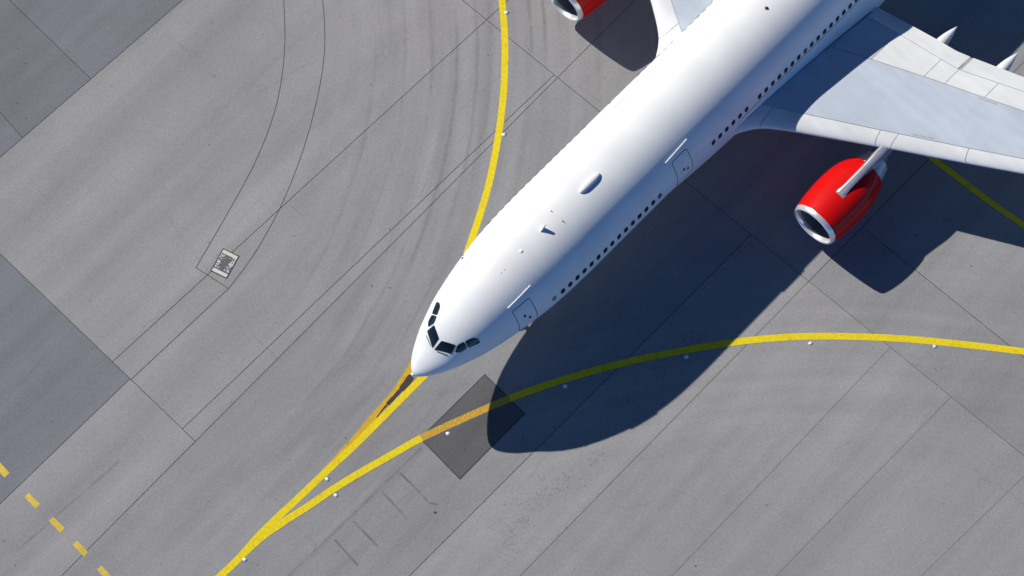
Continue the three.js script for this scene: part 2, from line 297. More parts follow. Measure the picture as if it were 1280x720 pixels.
// ---------------------------------------------------------------- the airliner: own axes x aft, y up, z to port
const airliner = tag(group('airliner', scene), 'white twin-engine airliner with red engines parked on the yellow taxi line', 'airplane');
airliner.rotation.y = YAW;
const paintTex = texture(512, 512, (u, v) => { const q = 0.965 + fbm(u * 7, v * 7, 4, 41) * 0.045 + (rnd() - 0.5) * 0.012; return [q, q * 1.001, q * 1.003]; });
paintTex.repeat.set(1, 1);
const WHITE = RGB(0.78, 0.785, 0.77);
const white = new THREE.MeshPhysicalMaterial({ color: WHITE, roughness: 0.6, specularIntensity: 0.4, clearcoat: 0.3, clearcoatRoughness: 0.16, side: THREE.DoubleSide, map: paintTex });
const whitePlain = std(RGB(0.78, 0.785, 0.775), 0.45);
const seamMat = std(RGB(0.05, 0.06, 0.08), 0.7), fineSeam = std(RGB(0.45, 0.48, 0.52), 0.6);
const glassDark = new THREE.MeshPhysicalMaterial({ color: RGB(0.006, 0.009, 0.014), roughness: 0.08, side: THREE.DoubleSide });
const cabinGlass = new THREE.MeshPhysicalMaterial({ color: RGB(0.012, 0.014, 0.018), roughness: 0.3, specularIntensity: 0.35, side: THREE.DoubleSide });
const rubber = std(RGB(0.02, 0.02, 0.021), 0.8), steel = std(RGB(0.45, 0.46, 0.47), 0.35, { metalness: 0.7 }), darkMetal = std(RGB(0.06, 0.065, 0.07), 0.5, { metalness: 0.3 });

// fuselage outline: half width, height of the widest line, crown and keel along the length d from the nose
const NOSE = -18.47, LEN = 62.6;
const KD = [0, 0.1, 0.245, 0.655, 1.28, 1.94, 2.6, 3.3, 3.65, 4.29, 5.27, 6.67, 7.67, 9.07, 11, 40, 46, 52, 58, 62.6].map(Math.sqrt);
const fw = table(KD, [0, 0.27, 0.434, 0.762, 1.12, 1.434, 1.678, 1.915, 2.01, 2.16, 2.36, 2.58, 2.70, 2.79, 2.83, 2.83, 2.68, 2.10, 1.22, 0.28]);
const fy = table(KD, [4.2, 4.22, 4.27, 4.36, 4.45, 4.56, 4.62, 4.67, 4.69, 4.72, 4.77, 4.82, 4.85, 4.88, 4.9, 4.9, 5.05, 5.45, 5.95, 6.45]);
const ft = table(KD, [4.2, 4.44, 4.57, 4.86, 5.20, 5.78, 6.20, 6.55, 6.69, 6.93, 7.22, 7.49, 7.62, 7.70, 7.73, 7.73, 7.72, 7.6, 7.3, 6.8]);
const fb = table(KD, [4.2, 3.97, 3.86, 3.62, 3.32, 3.08, 2.88, 2.71, 2.64, 2.53, 2.40, 2.26, 2.17, 2.10, 2.07, 2.07, 2.45, 3.5, 4.75, 6.0]);
function hull(d, ph) {
  const u = Math.sqrt(Math.max(0, d)), s = Math.sin(ph), y = fy(u);
  return [NOSE + d, y + (s > 0 ? ft(u) - y : y - fb(u)) * s, fw(u) * Math.cos(ph)];
}
function hullOut(d, ph, off) {                           // a point lifted off the skin along its normal
  const p = hull(d, ph), e = 0.004, a = hull(d + e, ph), b = hull(Math.max(0, d - e), ph), c = hull(d, ph + e), f = hull(d, ph - e);
  const n = new THREE.Vector3(c[0] - f[0], c[1] - f[1], c[2] - f[2]).cross(new THREE.Vector3(a[0] - b[0], a[1] - b[1], a[2] - b[2])).normalize();
  if (n.y * (p[1] - fy(Math.sqrt(d))) + n.z * p[2] < 0) n.negate();
  return [p[0] + n.x * off, p[1] + n.y * off, p[2] + n.z * off];
}
{
  const stations = []; for (let i = 0; i <= 100; i++) stations.push(Math.pow(i / 100, 2) * 11); for (let d = 12; d <= 40; d += 2) stations.push(d); for (let d = 41; d < 62.6; d += 1) stations.push(d); stations.push(62.6);
  stations[0] = 0.00002;
  const n = stations.length - 1;
  const body = gridGeo(n, 128, (u, v) => hull(stations[Math.round(u * n)], v * 2 * Math.PI), { closeV: true, uv: (q, u, v) => [q[0] / 14, Math.abs(v - 0.5) * 2 * 8.8 / 14] });
  const cap = gridGeo(1, 32, (u, v) => u ? hull(62.6, v * 2 * Math.PI) : [NOSE + 62.7, 6.4, 0], { closeV: true });
  add('fuselage', mergeGeometries([body, cap]), white, airliner);
}
// a polygon in (d, angle) laid on the skin as a thin curved pane
function hullPoly(poly, off, side, div = 6) {
  const P = [], I = []; const n = poly.length; let cd = 0, ca = 0; for (const [d, a] of poly) { cd += d / n; ca += a / n; }
  const pt = (d, a) => { const q = hullOut(d, (side > 0 ? a : 180 - a) * rad, off); return q; };
  const idx = {};
  for (let k = 0; k < n; k++) {
    const A = poly[k], B = poly[(k + 1) % n];
    const id = (i, j) => { const d = cd + (A[0] - cd) * (i - j) / div + (B[0] - cd) * j / div, a = ca + (A[1] - ca) * (i - j) / div + (B[1] - ca) * j / div, key = d.toFixed(5) + ',' + a.toFixed(4); if (!(key in idx)) { idx[key] = P.length / 3; P.push(...pt(d, a)); } return idx[key]; };
    for (let i = 0; i < div; i++) for (let j = 0; j <= i; j++) { I.push(id(i, j), id(i + 1, j), id(i + 1, j + 1)); if (j < i) I.push(id(i, j), id(i + 1, j + 1), id(i, j + 1)); }
  }
  const g = new THREE.BufferGeometry(); g.setAttribute('position', new THREE.Float32BufferAttribute(P, 3)); g.setAttribute('uv', new THREE.Float32BufferAttribute(new Array(P.length / 3 * 2).fill(0), 2)); g.setIndex(I); g.computeVertexNormals(); return g;
}
function rounded(poly, r, seg = 4) {                     // round the corners; r in the polygon's own units of d
  const out = [], n = poly.length;
  for (let i = 0; i < n; i++) {
    const p = poly[(i + n - 1) % n], q = poly[i], s = poly[(i + 1) % n], K = 30;   // K: degrees per metre of skin, roughly
    const len = (a, b) => Math.hypot(b[0] - a[0], (b[1] - a[1]) / K);
    const a = Math.min(0.45, r / len(q, p)), b = Math.min(0.45, r / len(q, s));
    const A = [lerp(q[0], p[0], a), lerp(q[1], p[1], a)], B = [lerp(q[0], s[0], b), lerp(q[1], s[1], b)];
    for (let k = 0; k <= seg; k++) { const t = k / seg; out.push([(1 - t) ** 2 * A[0] + 2 * t * (1 - t) * q[0] + t * t * B[0], (1 - t) ** 2 * A[1] + 2 * t * (1 - t) * q[1] + t * t * B[1]]); }
  }
  return out;
}
const grow = (poly, k) => { let cd = 0, ca = 0; const n = poly.length; for (const [d, a] of poly) { cd += d / n; ca += a / n; } return poly.map(([d, a]) => [cd + (d - cd) * k, ca + (a - ca) * k]); };
// a narrow band along points (d, angle) on the skin
function hullBand(pts, width, o0, o1, side) {
  const Q = pts.map(([d, a]) => hullOut(d, (side > 0 ? a : 180 - a) * rad, 0)).map((q) => new THREE.Vector3(...q));
  const ring = pts.map(([d, a], i) => {
    const ph = (side > 0 ? a : 180 - a) * rad, nrm = new THREE.Vector3(...hullOut(d, ph, 1)).sub(Q[i]).normalize();
    const tan = Q[Math.min(i + 1, Q.length - 1)].clone().sub(Q[Math.max(i - 1, 0)]).normalize(), s = tan.clone().cross(nrm).normalize();
    return [[-1, o0], [-1, o1], [1, o1], [1, o0]].map(([k, o]) => Q[i].clone().addScaledVector(s, k * width / 2).addScaledVector(nrm, o));
  });
  const g = gridGeo(ring.length - 1, 4, (u, v) => ring[Math.round(u * (ring.length - 1))][Math.round(v * 4) % 4].toArray(), { closeV: true }).toNonIndexed();
  g.computeVertexNormals(); return g;
}
const dense = (pts, n, closed = false) => { const out = []; const m = closed ? pts.length : pts.length - 1; for (let i = 0; i < m; i++) for (let k = 0; k < n; k++) { const a = pts[i], b = pts[(i + 1) % pts.length]; out.push([lerp(a[0], b[0], k / n), lerp(a[1], b[1], k / n)]); } out.push(closed ? pts[0] : pts[pts.length - 1]); return out; };

// flight deck glazing
const PANES = {
  front: [[1.965, 86.0], [2.29, 61], [1.895, 53], [1.485, 86.4]],
  side: [[2.08, 49.5], [2.36, 58], [2.70, 55.3], [2.63, 41.6], [2.30, 41.8]],
  rear: [[2.775, 54.6], [3.175, 50.7], [3.32, 44], [3.30, 35.6], [2.715, 40.6]],
};
for (const sd of [1, -1]) for (const [k, poly] of Object.entries(PANES)) {
  const w = add('cockpit_window', hullPoly(rounded(poly, k === 'front' ? 0.05 : 0.10), 0.012, sd, 5), glassDark, airliner);
  add('window_seal', hullBand(dense(rounded(grow(poly, 1.03), k === 'front' ? 0.05 : 0.10), 2, true), 0.028, -0.01, 0.016, sd), darkMetal, w);
}
for (const sd of [1, -1]) add('windscreen_wiper', hullBand(dense([[1.50, 80], [1.66, 62], [1.72, 56]], 5), 0.022, 0.01, 0.04, sd), darkMetal, airliner);

// cabin windows: one frame pitch apart, gaps at the doors
const winShape = (w, h, n) => { const pts = []; for (let i = 0; i < n; i++) { const t = i / n * 2 * Math.PI, c = Math.cos(t), s = Math.sin(t); pts.push([Math.sign(c) * Math.pow(Math.abs(c), 0.72) * w / 2, Math.sign(s) * Math.pow(Math.abs(s), 0.72) * h / 2]); } return pts; };
const winGeo = (() => {
  const out = winShape(0.29, 0.42, 16), inn = winShape(0.255, 0.38, 16), P = [0, 0, 0.004], I = [];
  for (const [x, y] of inn) P.push(x, y, 0.004); for (const [x, y] of out) P.push(x, y, 0.009); for (const [x, y] of out) P.push(x, y, -0.02);
  for (let i = 0; i < 16; i++) { const j = (i + 1) % 16; I.push(0, 1 + i, 1 + j, 1 + i, 17 + i, 17 + j, 1 + i, 17 + j, 1 + j, 17 + i, 33 + i, 33 + j, 17 + i, 33 + j, 17 + j); }
  const g = new THREE.BufferGeometry(); g.setAttribute('position', new THREE.Float32BufferAttribute(P, 3)); g.setAttribute('uv', new THREE.Float32BufferAttribute(new Array(P.length / 3 * 2).fill(0), 2)); g.setIndex(I); const f = g.toNonIndexed(); f.computeVertexNormals(); return f;
})();
const WA = 13.6 * rad, blind = std(RGB(0.20, 0.21, 0.23), 0.6), halfBlind = std(RGB(0.06, 0.063, 0.07), 0.5);
for (const sd of [1, -1]) for (let k = 0; k <= 88; k++) {
  if ((k > 15 && k < 23) || k === 29 || (k > 51 && k < 57)) continue;
  const d = (k - 20) * 0.53 - NOSE + (k === 0 ? -0.08 : 0), ph = sd > 0 ? WA : Math.PI - WA, p = hullOut(d, ph, 0), q = hullOut(d, ph, 1);
  const m = add('cabin_window', winGeo, k === 0 ? blind : k === 15 || k === 37 ? halfBlind : cabinGlass, airliner);
  const z = new THREE.Vector3(q[0] - p[0], q[1] - p[1], q[2] - p[2]), x = new THREE.Vector3(sd, 0, 0); x.addScaledVector(z, -x.dot(z)).normalize();
  m.quaternion.setFromRotationMatrix(new THREE.Matrix4().makeBasis(x, z.clone().cross(x), z)); m.position.set(...p);
}
// passenger doors with seam, small window and rain gutter
function cabinDoor(d0, d1, lo, hi, sd, railD, railA, wins) {
  const lean = (d1 - d0) * 0.02, poly = rounded([[d0, lo], [d0 + lean, hi], [d1 - lean, hi], [d1, lo]], 0.11, 5);
  const dr = add('cabin_door', gridGeo(6, 16, (u, v) => hullOut(lerp(d0 + 0.035, d1 - 0.035, u), (sd > 0 ? lerp(lo + 0.7, hi - 0.7, v) : 180 - lerp(lo + 0.7, hi - 0.7, v)) * rad, 0.0045)), white, airliner);
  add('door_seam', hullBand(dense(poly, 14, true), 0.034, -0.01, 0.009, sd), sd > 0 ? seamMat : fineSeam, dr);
  for (const [d, a, w] of wins) add('door_window', hullPoly(rounded([[d - w, a - 2.6], [d - w, a + 2.6], [d + w, a + 2.6], [d + w, a - 2.6]], 0.06), 0.012, sd, 3), cabinGlass, dr);
  add('door_handle', hullPoly([[d0 + 0.30, 15], [d0 + 0.30, 19], [d0 + 0.36, 19], [d0 + 0.36, 15]], 0.012, sd, 2), fineSeam, dr);
  add('rain_gutter', hullBand(dense([[railD[0], railA[0]], [railD[1], railA[1]]], 14), 0.05, -0.02, sd > 0 ? 0.055 : 0.014, sd), whitePlain, airliner);
}
for (const sd of [1, -1]) {
  cabinDoor(5.45, 6.62, -7, 43.5, sd, [5.42, 7.04], [51.5, 54.5], [[5.94, 24.5, 0.07], [6.18, 15.5, 0.075]]);
  cabinDoor(17.18, 18.38, -7, 41, sd, [16.9, 18.66], [46.5, 49], [[17.74, 18.3, 0.06], [18.02, 13.5, 0.065]]);
}
for (const sd of [1, -1]) add('skin_seam', hullBand(dense([[7.6, 54], [40, 53]], 40), 0.016, -0.01, 0.0025, sd), fineSeam, airliner);

{ // radome joint and the hoops where fuselage sections meet
  const hoop = std(RGB(0.66, 0.67, 0.67), 0.6);
  for (const d of [1.12, 8.55, 15.2, 21.6, 28.4]) for (const sd of [1, -1]) add('skin_joint', hullBand(dense([[d, -40], [d, 90]], 60), 0.02, -0.01, 0.0028, sd), hoop, airliner);
}
// aerials and fittings along the crown
{
  const fair = add('antenna_fairing', gridGeo(28, 20, (u, v) => {
    const t = u * 2 - 1, r = Math.pow(Math.max(0, 1 - Math.pow(Math.abs(t), 3.2)), 0.5), a = v * Math.PI;
    return [NOSE + 13.06 + t * 0.78, 7.70 + Math.pow(Math.sin(a), 0.8) * 0.25 * Math.pow(r, 0.8), Math.sign(Math.cos(a)) * Math.pow(Math.abs(Math.cos(a)), 0.6) * 0.165 * r + 0.02];
  }), white, airliner);
  fair.geometry.computeVertexNormals();
  const blade = new THREE.Shape(); blade.moveTo(-0.16, -0.05); blade.lineTo(0.17, -0.05); blade.lineTo(0.27, 0.42); blade.lineTo(0.15, 0.42);
  const bg = new THREE.ExtrudeGeometry(blade, { depth: 0.03, bevelEnabled: true, bevelSize: 0.008, bevelThickness: 0.008, bevelSegments: 1 }); bg.translate(0, 0, -0.015);
  for (const [d, y] of [[9.45, 7.71], [30.5, 7.73]]) add('blade_antenna', bg, whitePlain, airliner).position.set(NOSE + d, y, 0.02);
  const bump = new THREE.SphereGeometry(0.10, 16, 8, 0, Math.PI * 2, 0, Math.PI / 2); bump.scale(1, 0.6, 1);
  add('antenna_dome', bump, whitePlain, airliner).position.set(NOSE + 7.9, 7.635, 0.02);
  const probe = new THREE.CylinderGeometry(0.012, 0.035, 0.13, 8); const brown = std(RGB(0.16, 0.09, 0.04), 0.6);
  for (const [d, z, y] of [[10.54, -0.36, 7.70], [10.56, 0.44, 7.695]]) add('drain_mast', probe, brown, airliner).position.set(NOSE + d, y + 0.05, z);
  for (const [d, y] of [[6.37, 7.44], [6.59, 7.475]]) { const b = add('static_probe', probe, whitePlain, airliner); b.position.set(NOSE + d, y, 0.03); }
  const beacon = add('beacon', new THREE.LatheGeometry([[0.11, -0.02], [0.11, 0.03], [0.085, 0.10], [0.045, 0.15], [0, 0.165]].map((q) => new THREE.Vector2(...q)), 16), std(RGB(0.12, 0.006, 0.006), 0.15), airliner, 'small red anti-collision beacon on the crown');
  beacon.position.set(NOSE + 26.94, 7.73, 0); beacon.scale.setScalar(0.7);
  add('beacon_base', new THREE.CylinderGeometry(0.14, 0.16, 0.04, 18), darkMetal, beacon);
}

// ---- wings
const LE = linear([[1.5, -0.2], [2.4, 1.9], [2.83, 3.0], [3.1, 3.6], [3.44, 4.17], [3.75, 4.56], [4.1, 4.87], [4.6, 5.23], [5.28, 5.67], [9.01, 8.02], [13.23, 10.58], [15.8, 12.17], [29, 20.3], [30.5, 21.5]]);
const TE = linear([[1.5, 14.3], [3.49, 14.66], [5.81, 15.1], [7.2, 15.35], [8.47, 15.53], [9.3, 15.79], [12.16, 16.79], [29, 22.8], [30.5, 23.3]]);
const FS = linear([[2, 5.0], [2.98, 5.56], [4.96, 6.67], [8.39, 8.67], [12.72, 11.21], [15.25, 12.74], [29, 20.8], [31, 22]]);
const RS = linear([[2, 10.3], [3.3, 10.84], [5.26, 11.7], [8.45, 13.06], [13.47, 15.03], [29, 21.7], [31, 22.5]]);
const FF = linear([[2, 13.5], [3.47, 13.76], [5.41, 14.12], [8.04, 14.47], [9.31, 14.65], [11.15, 15.39], [12.72, 16.02], [29, 22.3], [31, 23.0]]);
const upG = table([0, 0.004, 0.012, 0.03, 0.06, 0.108, 0.217, 0.41, 0.64, 0.81, 1], [0, 0.085, 0.15, 0.235, 0.32, 0.39, 0.43, 0.31, 0.12, -0.06, -0.33]);
const loG = table([0, 0.004, 0.015, 0.05, 0.12, 0.3, 0.5, 0.75, 1], [0, -0.09, -0.18, -0.34, -0.52, -0.80, -0.84, -0.66, -0.345]);
const yLE = (l) => 4.10 + 0.088 * (l - 5.28), chord = (l) => TE(l) - LE(l);
const up = (s, l) => yLE(l) + chord(l) / 9.45 * upG(clamp((s - LE(l)) / chord(l), 0, 1));
const lo = (s, l) => yLE(l) + chord(l) / 9.45 * loG(clamp((s - LE(l)) / chord(l), 0, 1));
const wingTex = texture(512, 512, (u, v) => { const st = fbm(u * 16, v * 3, 3, 51) * 0.05 + fbm(u * 5, v * 5, 4, 53) * 0.06, q = 0.94 + st + (rnd() - 0.5) * 0.015; return [q, q * 1.002, q * 1.004]; });
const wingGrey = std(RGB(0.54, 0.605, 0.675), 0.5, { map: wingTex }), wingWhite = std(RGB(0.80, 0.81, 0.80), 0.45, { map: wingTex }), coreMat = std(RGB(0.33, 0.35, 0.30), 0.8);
const wingUV = (g) => { const p = g.attributes.position, t = []; for (let i = 0; i < p.count; i++) t.push(p.getX(i) / 9, p.getZ(i) / 9); g.setAttribute('uv', new THREE.Float32BufferAttribute(t, 2)); return g; };
// a skin panel between spanwise limits (l at its front and rear edges) and two chordwise lines
function skinPanel(sg, a0, a1, b0, b1, front, rear, gap = 0.018, nu = 24, nv = 10) {
  return wingUV(plateGeo(nu, nv, (u, v, dn) => {
    const l = lerp(lerp(a0, b0, v) + gap, lerp(a1, b1, v) - gap, u), s = lerp(front(l) + gap, rear(l) - gap, v);
    return [s, up(s, l) - dn, sg * l];
  }, 0.035));
}
function slatPanel(sg, a0, a1, b0, b1, gap = 0.014, nu = 24) {          // wraps round the leading edge
  return wingUV(plateGeo(nu, 18, (u, v, dn) => {
    const q = lerp(-0.35, 1, v), k = Math.max(0, q), l = lerp(lerp(a0, b0, k) + gap, lerp(a1, b1, k) - gap, u), c = chord(l), x0 = LE(l);
    const cf = (FS(l) - gap - x0) / c, cc = q >= 0 ? q * q * cf : q * q * 0.35, s = x0 + cc * c;
    return q >= 0 ? [s + dn * (1 - k), up(s, l) - dn * k, sg * l] : [s + dn, lo(s, l), sg * l];
  }, 0.03));
}
function canoe(sg, l, s0, s1, w, h) {                                    // flap track fairing
  return gridGeo(30, 18, (u, v) => {
    const s = lerp(s0, s1, u), r = Math.pow(Math.max(0, Math.sin(Math.PI * Math.pow(u, 1.5))), 1.05), a = v * 2 * Math.PI;
    const y = Math.min(lo(Math.min(s, TE(l)), l), 9) - h * 0.62 + 0.10 * smooth(0.6, 1, u);
    return [s, y + Math.sin(a) * h * r * 0.55, sg * (l + Math.cos(a) * w * r * 0.5)];
  }, { closeV: true });
}
function buildWing(sg) {
  const w = group('wing', airliner, sg > 0 ? 'port wing with pale grey panel between white slats and flaps' : 'starboard wing mostly hidden beyond the white fuselage');
  const L0 = 1.6, L1 = 29.6;
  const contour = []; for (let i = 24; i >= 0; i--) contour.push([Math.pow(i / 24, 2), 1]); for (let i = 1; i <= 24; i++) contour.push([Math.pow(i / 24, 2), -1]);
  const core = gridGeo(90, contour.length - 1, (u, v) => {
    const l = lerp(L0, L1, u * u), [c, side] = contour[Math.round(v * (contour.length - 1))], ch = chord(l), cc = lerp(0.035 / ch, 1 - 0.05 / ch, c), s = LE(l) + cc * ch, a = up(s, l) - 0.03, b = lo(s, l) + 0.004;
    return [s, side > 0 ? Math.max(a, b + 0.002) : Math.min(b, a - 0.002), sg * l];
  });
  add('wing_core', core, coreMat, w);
  add('lower_skin', wingUV(plateGeo(40, 12, (u, v, dn) => { const l = lerp(2.6, 29.4, u * u), s = lerp(LE(l) + 0.3, TE(l) - 0.06, v); return [s, lo(s, l) - 0.012 + dn, sg * l]; }, 0.01)), wingWhite, w);
  add('wing_box_panel', skinPanel(sg, 2.7, 29.2, 2.7, 29.2, FS, RS, 0.022, 60, 16), wingGrey, w);
  add('root_fillet', slatPanel(sg, 2.2, 3.76, 2.2, 3.50), wingWhite, w);
  for (const [a0, a1, b0, b1] of [[3.76, 9.02, 3.50, 8.60], [9.67, 13.23, 9.44, 12.75], [13.23, 17.6, 12.75, 17.2], [17.6, 22.2, 17.2, 21.8], [22.2, 29.2, 21.8, 29.2]]) add('slat', slatPanel(sg, a0, a1, b0, b1), wingWhite, w);
  add('pylon_cap', slatPanel(sg, 9.02, 9.67, 8.60, 9.44), wingWhite, w);
  const sp = [2.7, 5.45, 8.2, 9.3, 11.4, 13.9, 16.6, 19.4, 22.4, 25.6, 29.2];
  for (let i = 0; i < sp.length - 1; i++) add('spoiler', skinPanel(sg, sp[i], sp[i + 1], sp[i], sp[i + 1], RS, FF, 0.014, 10, 6), i === 0 ? wingGrey : wingWhite, w);
  for (const [a, b] of [[2.7, 9.24], [9.40, 19.9], [20.0, 29.2]]) add(b > 28 ? 'aileron' : 'flap', skinPanel(sg, a, b, a, b, FF, (l) => TE(l), 0.016, 30, 8), wingWhite, w);
  for (const [l, s0, s1, ww, h] of [[7.48, 12.3, 16.90, 0.70, 0.72], [10.95, 13.7, 17.88, 0.68, 0.70], [14.6, 15.3, 19.0, 0.62, 0.64], [18.4, 17.2, 20.4, 0.55, 0.58]]) add('flap_track_fairing', canoe(sg, l, s0, s1, ww, h), wingWhite, w);
  add('winglet', plateGeo(6, 8, (u, v, dn) => { const y = yLE(29.4) + u * 1.9, c = lerp(2.6, 0.9, u), s = lerp(20.35, 22.1, u) + v * c; return [s, y, sg * (29.35 + u * 0.75 + dn * 1)]; }, 0.12), wingWhite, w);
  // rows of small stencilled marks beside the panel joints
  const ink = std(RGB(0.30, 0.33, 0.38), 0.7), dashes = [];
  for (const [l0, f, off] of [[12.15, RS, -0.16], [11.0, FS, 0.16]]) for (let k = 0; k < 9; k++) {
    const l = l0 - k * 0.12; dashes.push(plateGeo(1, 1, (u, v, dn) => { const ll = l - u * (k % 3 === 2 ? 0.05 : 0.085), s = f(ll) + off + (v - 0.5) * 0.09; return [s, up(s, ll) + 0.003 - dn, sg * ll]; }, 0.002));
  }
  add('stencil', mergeGeometries(dashes), ink, w);
}
buildWing(1); buildWing(-1);

// body fairing where the wing meets the fuselage
{
  const root = table([-1.5, 0.5, 3, 6, 10.8, 14.4, 17, 20, 24], [2.55, 2.72, 2.86, 2.98, 3.26, 3.52, 3.42, 3.02, 2.3]);
  const keel = table([-1.5, 1, 4, 14, 19, 24], [2.15, 1.85, 1.65, 1.6, 1.75, 2.2]);
  const topy = table([-1.5, 1, 3, 6, 14, 18, 22, 24], [3.6, 4.2, 4.75, 5.12, 5.15, 4.95, 4.3, 3.6]);
  const wy = (s) => { const y = up(clamp(s, LE(3.2), TE(3.2)), 3.2), f = smooth(LE(3.2) - 3, LE(3.2) + 0.3, s) * smooth(TE(3.2) + 6, TE(3.2), s); return lerp(Math.min(topy(s) - 0.5, 3.6), y, f); };
  const F = gridGeo(80, 56, (u, v) => {
    const s = lerp(-1.5, 24, u), sd = v < 0.5 ? 1 : -1, t = v < 0.5 ? v * 2 : (1 - v) * 2, R = root(s), K = keel(s), T = topy(s);
    const inner = 2.83 * Math.sqrt(Math.max(0.05, 1 - ((T - 4.9) / 2.83) ** 2)) - 0.01;
    // t: 0 at the seam under the windows, out over the shoulder, down and under to the keel
    const yw = wy(s), pts = [[inner, T], [lerp(inner, R, 0.30), lerp(T, yw, 0.45)], [lerp(inner, R, 0.75), lerp(T, yw, 0.85)], [R, yw - 0.12], [R, 3.1], [R * 0.93, 2.5], [R * 0.72, lerp(K, 2.5, 0.3)], [R * 0.35, K + 0.03], [0, K]];
    const x = t * (pts.length - 1), i = Math.min(pts.length - 2, Math.floor(x)), f = x - i, g = (a, b, c, d) => 0.5 * (2 * b + (c - a) * f + (2 * a - 5 * b + 4 * c - d) * f * f + (3 * b - a - 3 * c + d) * f * f * f);
    const q = (k) => pts[clamp(k, 0, pts.length - 1)];
    return [s, g(q(i - 1)[1], q(i)[1], q(i + 1)[1], q(i + 2)[1]), sd * g(q(i - 1)[0], q(i)[0], q(i + 1)[0], q(i + 2)[0])];
  }, { uv: (q) => [q[0] / 14, q[1] / 14] });
  const fairing = add('wing_body_fairing', F, white, airliner);
  const line = (f, r) => new THREE.TubeGeometry(new THREE.CatmullRomCurve3(Array.from({ length: 30 }, (_, i) => new THREE.Vector3(...f(i / 29)))), 90, r, 6);
  for (const sg of [1, -1]) {
    add('fairing_seam', line((t) => { const s = lerp(3.6, 21, t), T = topy(s); return [s, T, sg * (2.83 * Math.sqrt(1 - ((T - 4.9) / 2.83) ** 2) + 0.004)]; }, 0.016), seamMat, fairing);
    add('root_seal', line((t) => { const s = lerp(4.3, 14.2, t), R = root(s) - 0.02; return [s, up(s, R) + 0.004, sg * R]; }, 0.026), seamMat, fairing);
  }
}

// ---- engines: lathe about the engine's own axis, x aft from the inlet
const red = new THREE.MeshPhysicalMaterial({ color: RGB(0.60, 0.004, 0.003), roughness: 0.55, specularIntensity: 0.15, clearcoat: 0.25, clearcoatRoughness: 0.12, side: THREE.DoubleSide });
const lipMat = std(RGB(0.80, 0.81, 0.82), 0.28, { metalness: 0.55 }), ductMat = std(RGB(0.16, 0.18, 0.20), 0.5), pylonMat = std(RGB(0.74, 0.75, 0.76), 0.27, { metalness: 0.65, map: wingTex });
const turn = (pts, n = 72) => { const g = new THREE.LatheGeometry(pts.map(([x, r]) => new THREE.Vector2(r, x)), n); g.rotateZ(-Math.PI / 2); return g; };
function smoothPts(pts, n) { const c = new THREE.CatmullRomCurve3(pts.map(([x, r]) => new THREE.Vector3(x, r, 0)), false, 'centripetal'); return c.getPoints(n).map((p) => [p.x, p.y]); }
